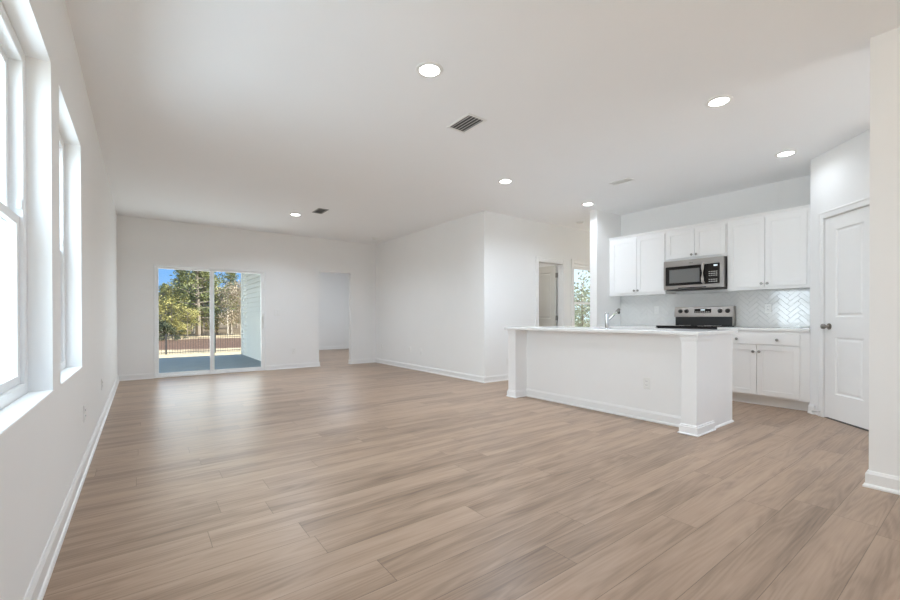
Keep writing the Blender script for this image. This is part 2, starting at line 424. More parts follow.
# pantry: return wall, then the diagonal wall holding the door
struct('wall_pantry_side', wall_bm(XP, XK, YP - .10, YP, 0, H, 'x'), 'wall', 'short return wall at the right end of the cabinets', 'wall')
D_LEN, DS = 1.16, (0.205, 0.825)
bm = wall_bm(0, D_LEN, 0, .11, 0, H, 'x', ((DS[0], DS[1], 0, 2.06),))
o = struct('wall_pantry', bm, 'wall', 'diagonal white wall holding the two-panel pantry door', 'wall')
o.location = (XP, YP, 0); o.rotation_euler = (0, 0, R(-135))
px, py = XP - D_LEN * .70711, YP - D_LEN * .70711
struct('wall_entry_side', wall_bm(px, px + .12, YB, py, 0, H, 'y'), 'wall', 'white passage wall hidden past the pantry door', 'wall')
struct('wall_pantry_back', wall_bm(px + .12, XK + .12, YP - 1.3, YP - 1.2, 0, H, 'x'), 'wall', 'back wall inside the pantry', 'wall')
struct('wall_near_right', wall_bm(XN, XN + .12, YB, YN, 0, H, 'y'), 'wall', 'white wall end at the right edge of the view', 'wall')
struct('wall_behind', wall_bm(XL, px + .12, YB - .12, YB, 0, H, 'x', ((0.3, 2.9, .65, 2.35), (3.85, 4.85, .12, 2.25))), 'wall', 'wall behind the camera with unseen openings added for light', 'wall')  # both openings are out of view, added to brighten the room
# bedroom beyond the doorway
struct('wall_bedroom_far', wall_bm(2.43, 5.80, 13.24, 13.36, 0, H, 'x'), 'wall', 'cool white far wall seen through the bare doorway', 'wall')
struct('wall_bedroom_right', wall_bm(5.68, 5.80, YF + .12, 13.24, 0, H, 'y'), 'wall', 'right wall of the room beyond the bare doorway', 'wall')
struct('wall_bedroom_left', wall_bm(2.46, 2.56, YF + .12, 13.24, 0, H, 'y'), 'wall', 'left wall of the room beyond the bare doorway', 'wall')
# closet behind the open hall door
struct('wall_closet_far', wall_bm(XR + .12, 6.56, 6.75, 6.87, 0, H, 'x'), 'wall', 'back wall of the dim room behind the open door', 'wall')
struct('wall_closet_right', wall_bm(6.44, 6.56, YC + .12, 6.75, 0, H, 'y'), 'wall', 'side wall of the dim room behind the open door', 'wall')

def run_poly(bm, pts, prof=BASE_PROF):
    pts = [Vector((p[0], p[1])) for p in pts]
    ds = [(b - a).normalized() for a, b in zip(pts, pts[1:])]; ns = [Vector((-d.y, d.x)) for d in ds]
    rings = []
    for i, p in enumerate(pts):
        if i == 0: m = ns[0]
        elif i == len(pts) - 1: m = ns[-1]
        else: m = (ns[i - 1] + ns[i]) / (1 + ns[i - 1].dot(ns[i]))
        rings.append([bm.verts.new((p.x + m.x * a, p.y + m.y * a, h)) for a, h in prof])
    k = len(prof)
    for u, v in zip(rings, rings[1:]):
        for i in range(k): bm.faces.new((u[i], u[(i + 1) % k], v[(i + 1) % k], v[i]))
    bm.faces.new(rings[0]); bm.faces.new(rings[-1][::-1])
# baseboards (room to the left of each run)
def base(name, runs, label):
    bm = NB()
    for r_ in runs: run_poly(bm, r_)
    struct(name, bm, 'trim', label, 'baseboard')
base('baseboard_left', [((XL, YF), (XL, YB))], 'white baseboard along the long left wall')
base('baseboard_far', [((SL[0] - .0, YF), (XL, YF)), ((DW[0], YF + .12), (DW[0], YF), (SL[1], YF)), ((XR, YF), (DW[1], YF), (DW[1], YF + .12))], 'white baseboard along the far wall either side of the glass door')
base('baseboard_right', [((5.56, YC), (XR, YC), (XR, YF))], 'white baseboard under the blank wall right of the doorway')
base('baseboard_hall', [((XE, YC), (6.43, YC))], 'white baseboard under the wall behind the island')
base('baseboard_stub', [((XP - .002, YS), (XS, YS), (XS, YS + .125), (XE, YS + .125))], 'white baseboard around the short wall end')
base('baseboard_near_right', [((XN, YB), (XN, YN), (XN + .12, YN), (XN + .12, YB))], 'white baseboard around the near right wall end')
base('baseboard_bedroom', [((5.68, 13.24), (2.56, 13.24)), ((5.68, YF + .12), (5.68, 13.24)), ((2.56, 13.24), (2.56, YF + .12))], 'white baseboard in the room beyond the bare doorway')
bm = NB(); run_profile(bm, (.085, 0), (0.0, 0)); run_profile(bm, (D_LEN, 0), (DS[1] + .075, 0))
o = struct('baseboard_pantry', bm, 'trim', 'short white baseboard left of the pantry door', 'baseboard'); o.location = (XP, YP, 0); o.rotation_euler = (0, 0, R(-135))

# ------------------------------------------------------------------ windows
def single_hung(name, label, loc, rz, w, z0, z1, fd=0.045, extra_casing=False):
    """local x right, y outward (away from the room), z up; loc = left lower corner at the frame's inner face"""
    t = thing(name, label, 'window', loc, rz, kind='structure')
    h = z1 - z0; f = .052; mid = h * 0.505
    bm = NB()
    box(bm, 0, f, 0, fd + .03, 0, h, .003); box(bm, w - f, w, 0, fd + .03, 0, h, .003)
    box(bm, f - .001, w - f + .001, 0, fd + .03, 0, f, .003); box(bm, f - .001, w - f + .001, 0, fd + .03, h - f, h, .003)
    obj('window_frame', bm, 'vinyl', t)
    s = .038
    for nm, y, a, b in (('lower_sash', .014, f, mid + .02), ('upper_sash', .044, mid - .02, h - f)):
        bm = NB()
        box(bm, f, f + s, y, y + .026, a, b, .003); box(bm, w - f - s, w - f, y, y + .026, a, b, .003)
        box(bm, f + s - .001, w - f - s + .001, y, y + .026, a, a + s, .003); box(bm, f + s - .001, w - f - s + .001, y, y + .026, b - s, b, .003)
        so = obj(nm, bm, 'vinyl', t)
        bm = NB(); box(bm, f + s - .004, w - f - s + .004, y + .011, y + .015, a + s - .004, b - s + .004)
        obj('pane', bm, 'glass', so)
    bm = NB(); box(bm, w / 2 - .03, w / 2 + .03, -.004, .014, mid + .004, mid + .020, .004)
    obj('sash_lock', bm, 'vinyl', t)
    bm = NB()
    for xx in (f + .004, w - f - .012): box(bm, xx, xx + .008, .004, .02, mid + .05, mid + .09, .002)
    obj('tilt_latch', bm, 'vinyl', t)
    return t
# left wall: frames sit 8 cm behind the wall face; local x runs along +y
single_hung('window_1', 'nearest tall white single-hung window in the left wall', (XL - .080, W1[0], W1[2]), R(90), W1[1] - W1[0], W1[2], W1[3])
single_hung('window_2', 'second tall white window, farther along the left wall', (XL - .080, W2[0], W2[2]), R(90), W2[1] - W2[0], W2[2], W2[3])
single_hung('window_3', 'tall white window beside the open door behind the island', (W3[0], YC + .03, W3[2]), 0, W3[1] - W3[0], W3[2], W3[3])
# stools (sill boards) of the deep openings
for nm, wv, lb in (('trim_1', W1, 'white sill board of the nearest left window'), ('trim_2', W2, 'white sill board of the second left window')):
    bm = NB(); box(bm, XL - .079, XL + .004, wv[0] + .001, wv[1] - .001, wv[2] + .0005, wv[2] + .010, .003)
    struct(nm, bm, 'trim', lb, 'window sill')

def casing(name, label, x0, x1, z1, z0=0.0, w=.085, loc=(0, 0, 0), rz=0.0, apron=False):
    bm = NB()
    for a, b, c, d in ((x0 - w, x0, z0, z1 + w), (x1, x1 + w, z0, z1 + w), (x0 - .001, x1 + .001, z1, z1 + w)):
        box(bm, a, b, -.014, 0, c, d, .004)
        wdt = b - a
        if d - c > .3: box(bm, a + .006, a + .022 if a < x0 else a + .02, -.019, -.013, c, d - .002, .002)
    box(bm, x0 - w, x1 + w, -.020, -.013, z1 + w - .022, z1 + w - .004, .003)
    if apron: box(bm, x0 - w, x1 + w, -.014, 0, z0 - w, z0, .004)
    o = struct(name, bm, 'trim', label, 'door casing'); o.location = loc; o.rotation_euler = (0, 0, rz)
    return o
casing('trim_3', 'white casing around the open door behind the island', HD[0], HD[1], HD[3], 0, .085, (0, YC, 0))
casing('trim_4', 'white casing around the tall window behind the island', W3[0], W3[1], W3[3], W3[2], .085, (0, YC, 0), apron=True)
casing('trim_5', 'white casing around the diagonal pantry door', DS[0], DS[1], 2.06, 0, .070, (XP, YP, 0), R(-135))

# ------------------------------------------------------------------ panel doors
def panel_door(t, w, h, mtl, panels, thick=.035, y0=0.0, x0=0.0, z0=0.01):
    """two-panel moulded slab under empty t; front face at y0, both faces moulded"""
    bm = NB()
    xs = sorted({x0, x0 + w, *[v for p in panels for v in p[:2]]}); zs = sorted({z0, h, *[v for p in panels for v in p[2:]]})
    def is_panel(a, b, c, d): return any(p[0] <= a + 1e-6 and b <= p[1] + 1e-6 and p[2] <= c + 1e-6 and d <= p[3] + 1e-6 for p in panels)
    for a, b in zip(xs, xs[1:]):
        for c, d in zip(zs, zs[1:]):
            if not is_panel(a, b, c, d): box(bm, a, b, y0, y0 + thick, c, d)
    slab = obj('door_slab', bm, mtl, t)
    for p in panels:
        bm = NB()
        for s, yy in ((1, y0), (-1, y0 + thick)):
            rings = []
            for ins, dep in ((0, 0), (.010, .009), (.020, .010), (.034, .003), (.040, .002)):
                rings.append([bm.verts.new((x, yy + s * dep, z)) for x, z in ((p[0] + ins, p[2] + ins), (p[1] - ins, p[2] + ins), (p[1] - ins, p[3] - ins), (p[0] + ins, p[3] - ins))])
            for a, b in zip(rings, rings[1:]):
                for k in range(4): bm.faces.new((a[k], a[(k + 1) % 4], b[(k + 1) % 4], b[k]))
            bm.faces.new(rings[-1])
        obj('raised_panel', bm, mtl, slab)
    return slab

t = thing('door_2', 'closed white two-panel pantry door in the diagonal wall', 'door', (XP, YP, 0), R(-135), kind='structure')
panel_door(t, .612, 2.052, 'door', [(DS[0] + .142, DS[1] - .142, .265, .838), (DS[0] + .142, DS[1] - .142, 1.042, 1.922)], x0=DS[0] + .004, z0=.014, y0=.004)
k = NB()
lathe(k, [(.0, 0), (.032, 0), (.032, .004), (.014, .010), (.011, .018), (.011, .034), (.022, .040), (.0285, .052), (.027, .064), (.016, .071), (.001, .072)], (DS[0] + .062, .004, .945), (0, -1, 0), 24)
obj('door_knob', k, 'nickel', t, smooth=True, label='satin nickel round knob')
bm = NB(); box(bm, DS[0], DS[1], .002, .10, 0.0, .004)
obj('threshold', bm, 'darkvoid', t)
t = thing('door_stop', 'small spring door stop low beside the pantry door', 'door stop', (XP, YP, 0), R(-135))
bm = NB(); cyl(bm, (DS[0] - .035, -.014, .05), (DS[0] - .035, -.075, .05), .006); obj('spring', bm, 'rubber', t)
bm = NB(); cyl(bm, (DS[0] - .035, -.075, .05), (DS[0] - .035, -.088, .05), .009); obj('rubber_tip', bm, 'rubber', t)

# hall door: hinged on the right jamb, swung back into the dim room (slab lies along +y)
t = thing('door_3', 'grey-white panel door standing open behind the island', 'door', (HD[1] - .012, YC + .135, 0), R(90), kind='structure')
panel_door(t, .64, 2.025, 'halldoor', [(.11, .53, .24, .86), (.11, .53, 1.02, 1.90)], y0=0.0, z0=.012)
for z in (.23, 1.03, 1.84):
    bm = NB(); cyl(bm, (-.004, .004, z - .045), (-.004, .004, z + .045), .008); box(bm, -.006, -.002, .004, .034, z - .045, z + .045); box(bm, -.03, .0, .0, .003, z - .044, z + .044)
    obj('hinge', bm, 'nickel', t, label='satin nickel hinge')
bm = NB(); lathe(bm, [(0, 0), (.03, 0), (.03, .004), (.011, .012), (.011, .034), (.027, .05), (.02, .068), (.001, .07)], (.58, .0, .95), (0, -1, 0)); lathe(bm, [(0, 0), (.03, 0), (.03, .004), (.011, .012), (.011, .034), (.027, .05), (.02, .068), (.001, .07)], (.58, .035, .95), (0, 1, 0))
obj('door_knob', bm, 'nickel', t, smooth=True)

# sliding glass door
t = thing('door_1', 'white-framed two-panel sliding glass door onto the patio', 'sliding door', (SL[0], YF, 0), 0, kind='structure')
w, h = SL[1] - SL[0], SL[3]
bm = NB()
for a, b, c, d in ((0, .030, 0, h), (w - .030, w, 0, h), (.029, w - .029, h - .035, h), (.029, w - .029, 0, .030)): box(bm, a, b, -.006, .115, c, d, .003)
obj('door_frame', bm, 'vinyl', t)
def slider_panel(nm, a, b, y, lb):
    bm = NB(); st = .055
    box(bm, a, a + st, y, y + .036, .030, h - .036, .003); box(bm, b - st, b, y, y + .036, .030, h - .036, .003)
    box(bm, a + st - .001, b - st + .001, y, y + .036, .030, .076, .003); box(bm, a + st - .001, b - st + .001, y, y + .036, h - .036 - .034, h - .036, .003)
    p = obj(nm, bm, 'vinyl', t, label=lb)
    bm = NB(); box(bm, a + st - .005, b - st + .005, y + .015, y + .021, .072, h - .066)
    obj('glass_pane', bm, 'glass', p)
    return p
fp = slider_panel('fixed_panel', .018, .925, .062, None)
sp = slider_panel('sliding_panel', .848, w - .026, .018, None)
bm = NB(); x = w - .054
tube(bm, [(x, .018, .86), (x, -.03, .875), (x, -.038, .93), (x, -.038, 1.06), (x, -.03, 1.115), (x, .018, 1.13)], .010); box(bm, x - .018, x + .018, .012, .019, .84, 1.15, .003)
obj('pull_handle', bm, 'plastic', sp, smooth=True)

# ------------------------------------------------------------------ kitchen
RZK = R(-90)      # local x runs along -y, local y into the kitchen wall
def knob_bm(x, y, z):
    bm = NB(); lathe(bm, [(0, 0), (.008, 0), (.006, .008), (.007, .013), (.015, .018), (.016, .024), (.011, .029), (.001, .030)], (x, y, z), (0, -1, 0), 16)
    return bm
def shaker(nm, parent, x0, x1, z0, z1, y=0.0, mtl='cabinet', rail=.058, knob=None):
    bm = NB(); th = .019; f = y - th
    box(bm, x0, x0 + rail, f, y, z0, z1, .0015); box(bm, x1 - rail, x1, f, y, z0, z1, .0015)
    box(bm, x0 + rail - .0005, x1 - rail + .0005, f, y, z0, z0 + rail, .0015); box(bm, x0 + rail - .0005, x1 - rail + .0005, f, y, z1 - rail, z1, .0015)
    box(bm, x0 + rail - .004, x1 - rail + .004, f + .009, y - .002, z0 + rail - .004, z1 - rail + .004)
    d = obj(nm, bm, mtl, parent)
    if knob: obj('knob', knob_bm(knob[0], f, knob[1]), 'nickel', d, smooth=True)
    return d

def wall_cabinet(label, yl, yr, z0, z1, fill_l=0.0, fill_r=0.0):
    w = yl - yr; t = thing('wall_cabinet', label, 'cabinet', (XK - .33, yl, 0), RZK, group='white wall cabinets')
    bm = NB(); box(bm, 0, w, .0, .325, z0, z1, .001)
    obj('cabinet_body', bm, 'cabinet', t)
    bm = NB(); box(bm, .0, w, -.004, .0, z0 - .012, z0 + .018, .001)
    obj('light_rail', bm, 'cabinet', t)
    a, b = fill_l + .012, w - fill_r - .012; m = (a + b) / 2; zz0, zz1 = z0 + .022, z1 - .030
    shaker('cabinet_door', t, a, m - .0025, zz0, zz1, knob=(m - .030, zz0 + .035))
    shaker('cabinet_door', t, m + .0025, b, zz0, zz1, knob=(m + .030, zz0 + .035))
    return t
wall_cabinet('tall two-door white wall cabinet left of the microwave', YS - .001, 2.945, 1.392, 2.285, .03, 0)
wall_cabinet('short two-door white wall cabinet above the microwave', 2.943, 2.162, 1.846, 2.285)
wall_cabinet('tall two-door white wall cabinet right of the microwave', 2.160, YP + .001, 1.392, 2.285, 0, .075)
bm = NB(); run_profile(bm, (XK - .33, YP + .001), (XK - .33, YS - .001), [(0, 0), (.006, 0), (.010, .012), (.022, .024), (.024, .034), (.018, .036), (-.02, .036), (-.02, 0)], 2.286)
struct('trim_6', bm, 'cabinet', 'white crown strip along the top of the wall cabinets', 'crown molding')

# microwave
ML = 2.938; MWX = XK - .40
t = thing('microwave', 'stainless over-range microwave with black glass door above the range', 'microwave', (MWX, ML, 1.434), RZK)
w, h = .768, .398
bm = NB(); box(bm, 0, w, .012, .395, .0, h, .003); obj('microwave_body', bm, 'steel', t)
bm = NB(); box(bm, .0, w, -.012, .012, .0, .052, .003); box(bm, .0, w, -.012, .012, h - .082, h, .003); box(bm, 0, .028, -.012, .012, .05, h - .08, .002); box(bm, .720, w, -.012, .012, .05, h - .08, .002)
obj('front_trim', bm, 'steel', t)
bm = NB(); box(bm, .028, .555, -.015, .011, .053, h - .083, .004); d = obj('microwave_door', bm, 'blackglass', t)
bm = NB(); box(bm, .082, .480, -.0165, -.013, .085, h - .125, .003); obj('door_window', bm, 'screen', d)
bm = NB(); tube(bm, [(.530, -.012, .065), (.530, -.042, .085), (.530, -.050, .13), (.530, -.050, .26), (.530, -.042, .305), (.530, -.012, .325)], .017); obj('door_handle', bm, 'handle', d, smooth=True, label='bright vertical bar handle')
bm = NB(); box(bm, .560, .718, -.015, .011, .053, h - .083, .003); cp = obj('control_panel', bm, 'blackglass', t)
bm = NB(); box(bm, .650, .695, -.0165, -.0145, h - .120, h - .100); obj('clock_display', bm, 'lcd', cp)
for r_ in range(6):
    if r_ in (2,): continue
    bm = NB()
    for c_ in range(4): box(bm, .592 + c_ * .027, .612 + c_ * .027, -.016, -.0145, .075 + r_ * .026, .083 + r_ * .026)
    obj('button_row', bm, 'print', cp)
bm = NB(); box(bm, .345, .405, -.0135, -.011, h - .050, h - .036, .002); obj('badge', bm, 'chrome', t)
bm = NB(); box(bm, .20, .56, -.0135, .02, .004, .020, .002); obj('vent_slot', bm, 'black', t)
bm = NB(); box(bm, .02, w - .02, .03, .37, -.010, .001, .002); obj('underside_vent', bm, 'darkvoid', t)

# range
RL, RW = 2.930, .762
t = thing('range', 'stainless freestanding electric range with black glass cooktop', 'range', (XK - .64, RL, 0), RZK)
bm = NB(); box(bm, .002, RW - .002, .03, .63, .10, .905, .003); obj('range_body', bm, 'black', t)
bm = NB(); box(bm, 0, RW, .0, .575, .905, .926, .004); obj('cooktop', bm, 'blackglass', t)
for cx, cy, rr in ((.2, .15, .10), (.56, .15, .08), (.2, .42, .075), (.56, .42, .10)):
    bm = NB()
    ri = [[bm.verts.new((cx + r_ * math.cos(k * PI / 24), cy + r_ * math.sin(k * PI / 24), z_)) for k in range(48)] for r_, z_ in ((rr, .9255), (rr, .9268), (rr - .004, .9268), (rr - .004, .9255))]
    for u, v in zip(ri, ri[1:] + ri[:1]):
        for k in range(48): bm.faces.new((u[k], u[(k + 1) % 48], v[(k + 1) % 48], v[k]))
    obj('burner_ring', bm, 'print', t)
bg_ = NB(); box(bg_, .004, RW - .004, .560, .628, .926, 1.050, .003); obj('backguard_base', bg_, 'black', t)
bm = NB()
poly = [(.535, 1.045), (.535, 1.062), (.555, 1.185), (.575, 1.192), (.628, 1.192), (.628, 1.045)]
a = [bm.verts.new((0, y, z)) for y, z in poly]; b = [bm.verts.new((RW, y, z)) for y, z in poly]
bm.faces.new(a); bm.faces.new(b[::-1])
for i in range(len(poly)): bm.faces.new((a[i], b[i], b[(i + 1) % 6], a[(i + 1) % 6]))
bgd = obj('backguard', bm, 'steel', t)
bm = NB(); box(bm, RW - .012, RW + .003, .535, .63, .926, 1.190, .003); obj('end_cap', bm, 'steel', t, label='dark end cap of the backguard')
sl = Vector((0, .020, .123)).normalized(); nrm = Vector((0, -sl.z, sl.y))
def on_bg(x, s): return Vector((x, .535, 1.062)) + sl * s
for x in (.082, .168, .600, .692):
    bm = NB(); p = on_bg(x, .066)
    lathe(bm, [(0, 0), (.030, 0), (.030, .004), (.024, .008), (.022, .026), (.018, .030), (.001, .030)], p, nrm, 24); obj('burner_knob', bm, 'black', bgd, smooth=True, label='black round control knob')
bm = NB()
q = sl
def bgbox(bm, x0, x1, s0, s1, d0, d1):
    vs = []
    for x in (x0, x1):
        for s in (s0, s1):
            for d in (d0, d1): vs.append(bm.verts.new(on_bg(x, s) + nrm * d))
    for f in ((0, 1, 3, 2), (4, 6, 7, 5), (0, 4, 5, 1), (2, 3, 7, 6), (0, 2, 6, 4), (1, 5, 7, 3)): bm.faces.new([vs[i] for i in f])
bgbox(bm, .275, .490, .042, .100, -.001, .002); dp = obj('display_panel', bm, 'blackglass', bgd)
bm = NB()
for k in range(7): bgbox(bm, .285 + k * .028, .303 + k * .028, .050, .058, .002, .0027)
obj('button_row', bm, 'print', dp)
bm = NB(); bgbox(bm, .355, .410, .074, .090, .002, .0027); obj('clock_display', bm, 'lcd', dp)
bm = NB(); bgbox(bm, .350, .420, .012, .026, -.001, .002); obj('badge', bm, 'chrome', bgd)
bm = NB(); box(bm, .004, RW - .004, -.008, .03, .27, .885, .005); od = obj('oven_door', bm, 'blackglass', t)
bm = NB(); tube(bm, [(.05, -.008, .835), (.05, -.055, .835), (.10, -.060, .835), (RW - .10, -.060, .835), (RW - .05, -.055, .835), (RW - .05, -.008, .835)], .013); obj('oven_handle', bm, 'steel', od, smooth=True)
bm = NB(); box(bm, .004, RW - .004, -.008, .03, .105, .262, .005); obj('storage_drawer', bm, 'steel', t)
for x in (.05, RW - .09):
    for y in (.08, .54):
        bm = NB(); cyl(bm, (x + .02, y + .02, 0), (x + .02, y + .02, .101), .018); obj('foot', bm, 'black', t)

# base cabinets
def base_cabinet(label, yl, yr, fill_r=0.0, fill_l=0.0):
    w = yl - yr; t = thing('base_cabinet', label, 'cabinet', (XP, yl, 0), RZK, group='white base cabinets')
    bm = NB(); box(bm, 0, w, 0, .608, .110, .878, .001); obj('cabinet_body', bm, 'cabinet', t)
    bm = NB(); box(bm, 0, w, .085, .60, 0, .111); box(bm, 0, w, .078, .086, 0, .108, .001); obj('toe_kick', bm, 'cabinet', t)
    a, b = .012 + fill_l, w - fill_r - .012; m = (a + b) / 2
    bm = NB(); box(bm, a, b, -.019, 0, .722, .848, .002); d = obj('drawer', bm, 'cabinet', t)
    q_ = (b - a) / 4
    for x in (a + q_, b - q_): obj('knob', knob_bm(x, -.019, .780), 'nickel', d, smooth=True)
    shaker('cabinet_door', t, a, m - .0025, .130, .712, knob=(m - .030, .712 - .075))
    shaker('cabinet_door', t, m + .0025, b, .130, .712, knob=(m + .030, .712 - .075))
    return t
base_cabinet('white base cabinet with drawer between range and pantry wall', 2.160, YP + .001, fill_r=.070)
base_cabinet('white base cabinet left of the range, behind the island', YS - .001, 2.938, fill_l=.03)
for yl, yr, lb in ((2.162, YP + .001, 'white quartz counter right of the range under the herringbone tile'), (YS - .001, 2.936, 'white quartz counter left of the range behind the faucet')):
    bm = NB(); box(bm, XP - .028, XK - .012, yr, yl, .880, .913, .003); tag(obj('countertop', bm, 'quartz'), lb, 'countertop')

# herringbone tile backsplash: 2x6 tile at 45 degrees
def backsplash():
    t = thing('backsplash', 'glossy white herringbone tile backsplash between counter and wall cabinets', 'backsplash', (XK, YS - .001, .914), RZK)
    Wd, Ht = YS - YP - .002, 1.392 - .914 - .001
    bm = NB(); box(bm, 0, Wd, -.006, -.0005, 0, Ht); obj('grout_bed', bm, 'grout', t)
    Wt, Lt, gp = .0497, .149, .0032
    bm = NB(); rnd = random.Random(3)
    ang = R(45); ca, sa = math.cos(ang), math.sin(ang)
    # phase: a column boundary (peak) sits at world y = 1.585
    ox = (YS - .001 - 1.585); oz = .325
    def tile(x0, z0, w_, h_):
        cs = [(x0 + gp / 2, z0 + gp / 2), (x0 + w_ - gp / 2, z0 + gp / 2), (x0 + w_ - gp / 2, z0 + h_ - gp / 2), (x0 + gp / 2, z0 + h_ - gp / 2)]
        rc = [(ox + x * ca - z * sa, oz + x * sa + z * ca) for x, z in cs]
        cx = sum(p[0] for p in rc) / 4; cz = sum(p[1] for p in rc) / 4
        if not (-.12 < cx < Wd + .12 and -.12 < cz < Ht + .12): return
        tx, tz = rnd.gauss(0, .0035), rnd.gauss(0, .0035)
        bk = [bm.verts.new((x, -.006, z)) for x, z in rc]
        f1 = [bm.verts.new((x, -.0095 + tx * (x - cx) + tz * (z - cz), z)) for x, z in rc]
        f2 = [bm.verts.new((cx + (x - cx) * .975 if False else x + (cx - x) * .03, -.0105 + tx * (x - cx) + tz * (z - cz), z + (cz - z) * .03)) for x, z in rc]
        bm.faces.new(f2)
        for u, v in ((bk, f1), (f1, f2)):
            for k in range(4): bm.faces.new((u[k], u[(k + 1) % 4], v[(k + 1) % 4], v[k]))
    for i in range(-40, 41):
        for j in range(-25, 26):
            a, b = i * Wt + j * Lt, i * Wt - j * Lt
            tile(a, b, Lt, Wt); tile(a, b + Wt, Wt, Lt)
    for co, no in (((0.001, 0, 0), (-1, 0, 0)), ((Wd - .001, 0, 0), (1, 0, 0)), ((0, 0, .001), (0, 0, -1)), ((0, 0, Ht - .001), (0, 0, 1))):
        bmesh.ops.bisect_plane(bm, geom=list(bm.verts) + list(bm.edges) + list(bm.faces), plane_co=co, plane_no=no, clear_outer=True)
    obj('tile_field', bm, 'tile', t)
backsplash()

# island
t = thing('kitchen_island', 'long white kitchen island with corner posts facing the living room', 'kitchen island', (3.885, 1.61, 0), 0)
# local: x towards the kitchen, y along the island; post centres at both ends
LEN = 3.925 - 1.61; PW = .130; PD = .345; PX = .215
bm = NB(); box(bm, PX, .835, .022, LEN - .012, .0, .884, .001); obj('island_body', bm, 'island', t)
bm = NB(); box(bm, PX - .006, PX + .001, PW - .002, LEN - PW + .002, .0, .884, .001); obj('back_panel', bm, 'island', t)
bm = NB(); run_profile(bm, (PX - .006, PW), (PX - .006, LEN - PW)); obj('base_molding', bm, 'island', t)
for y0 in (0, LEN - PW):
    bm = NB(); box(bm, 0, PD, y0, y0 + PW, .0, .884, .002); p = obj('post', bm, 'island', t)
    pr = [(0, 0), (.014, 0), (.014, .072), (.009, .082), (.004, .090), (0, .090)]
    sh = [(0, 0), (.028, 0), (.028, .008), (.022, .016), (.014, .019), (0, .019)]
    bm = NB()
    corners = [(PD, y0), (PD, y0 + PW), (0, y0 + PW), (0, y0)]
    for e_ in (.0,):
        box(bm, -.014, PD + .004, y0 - .014, y0 + PW + .014, 0, .074, .003); box(bm, -.007, PD + .002, y0 - .007, y0 + PW + .007, .073, .090, .005); box(bm, -.024, PD + .008, y0 - .024, y0 + PW + .024, 0, .014, .005)
    obj('plinth', bm, 'island', p)
    bm = NB(); box(bm, -.008, PD + .002, y0 - .008, y0 + PW + .008, .838, .884, .003); box(bm, -.004, PD, y0 - .004, y0 + PW + .004, .828, .840, .003); box(bm, -.014, PD + .002, y0 - .014, y0 + PW + .014, .868, .884, .003)
    obj('capital', bm, 'island', p)
bm = NB(); run_profile(bm, (.838, .017), (PD, .017), [(0, 0), (.016, 0), (.016, .008), (.010, .016), (0, .018)]); obj('shoe_molding', bm, 'island', t)
bm = NB(); box(bm, PD - .01, .838, .016, .024, .0, .884, .001); obj('end_panel', bm, 'island', t)
bm = NB(); box(bm, 3.845, 4.735, 1.578, 3.965, .885, .9155, .003); tag(obj('countertop', bm, 'quartz'), 'long white quartz counter on top of the island', 'countertop')

# faucet on the island
t = thing('faucet', 'chrome single-post pull-out faucet standing on the island', 'faucet', (4.20, 2.68, .9155), R(-20))
bm = NB(); lathe(bm, [(0, 0), (.030, 0), (.030, .006), (.024, .010), (.0225, .014), (.0225, .160), (.021, .176), (.018, .180), (.001, .181)], seg=24); obj('faucet_body', bm, 'chrome', t, smooth=True)
bm = NB(); tube(bm, [(.012, 0, .088), (.06, 0, .128), (.12, 0, .178), (.150, 0, .200)], .0125); obj('spout', bm, 'chrome', t, smooth=True)
bm = NB(); lathe(bm, [(0, 0), (.017, 0), (.018, .02), (.016, .045), (.012, .052), (.001, .053)], (.128, 0, .186), (.77, 0, .64)); obj('spray_head', bm, 'nickel', t, smooth=True)
bm = NB(); lathe(bm, [(0, 0), (.011, 0), (.014, .012), (.013, .030), (.001, .032)], (.158, 0, .196), (.0, 0, -1)); obj('spray_nozzle', bm, 'black', t, smooth=True)

# ------------------------------------------------------------------ outlets and switches
def plate(label, loc, rz, switch=False, cat='outlet', w=.072):
    t = thing('wall_switch' if switch else 'wall_outlet', label, cat, loc, rz, group='white wall plates')
    h = .116
    bm = NB(); box(bm, -w / 2, w / 2, -.006, 0, -h / 2, h / 2, .003); obj('cover_plate', bm, 'plastic', t)
    n_ = 2 if w > .1 else 1
    for k in range(n_):
        cx = 0 if n_ == 1 else (-.023 if k == 0 else .023)
        if switch:
            bm = NB(); box(bm, cx - .0165, cx + .0165, -.010, -.005, -.033, .033, .002); obj('rocker', bm, 'trim', t)
        else:
            for s in (-1, 1):
                bm = NB(); box(bm, cx - .0165, cx + .0165, -.0085, -.005, s * .0195 - .0145, s * .0195 + .0145, .004); r_ = obj('socket', bm, 'trim', t)
                bm = NB()
                for dx in (-.006, .006): box(bm, cx + dx - .0012, cx + dx + .0012, -.0092, -.008, s * .0195 - .003, s * .0195 + .007)
                obj('slots', bm, 'darkvoid', r_)
    return t
plate('white outlet on the left wall, nearer to the windows', (XL, 3.80, .385), R(90))
plate('white outlet on the left wall, near the far corner', (XL, 5.357, .385), R(90))
plate('white double light switch right of the sliding glass door', (2.185, YF, 1.143), 0, True, 'light switch', .118)
plate('white outlet low on far wall between glass door and doorway', (2.515, YF, .36), 0)
plate('white outlet on blank wall by the far corner', (XR, 8.46, .385), RZK)
plate('white outlet on blank wall, left one of the middle pair', (XR, 7.237, .392), RZK)
plate('white outlet on blank wall, right one of the middle pair', (XR, 6.824, .370), RZK)
plate('white outlet behind the left island post', (4.898, YC, .30), 0)
plate('white outlet on the island back panel', (3.885 + PX - .006, 2.165, .375), RZK)
plate('white outlet set in the herringbone tile', (XK - .0105, 1.81, 1.155), RZK)
plate('white outlet in the tile left of the range', (XK - .0105, 3.24, 1.155), RZK)

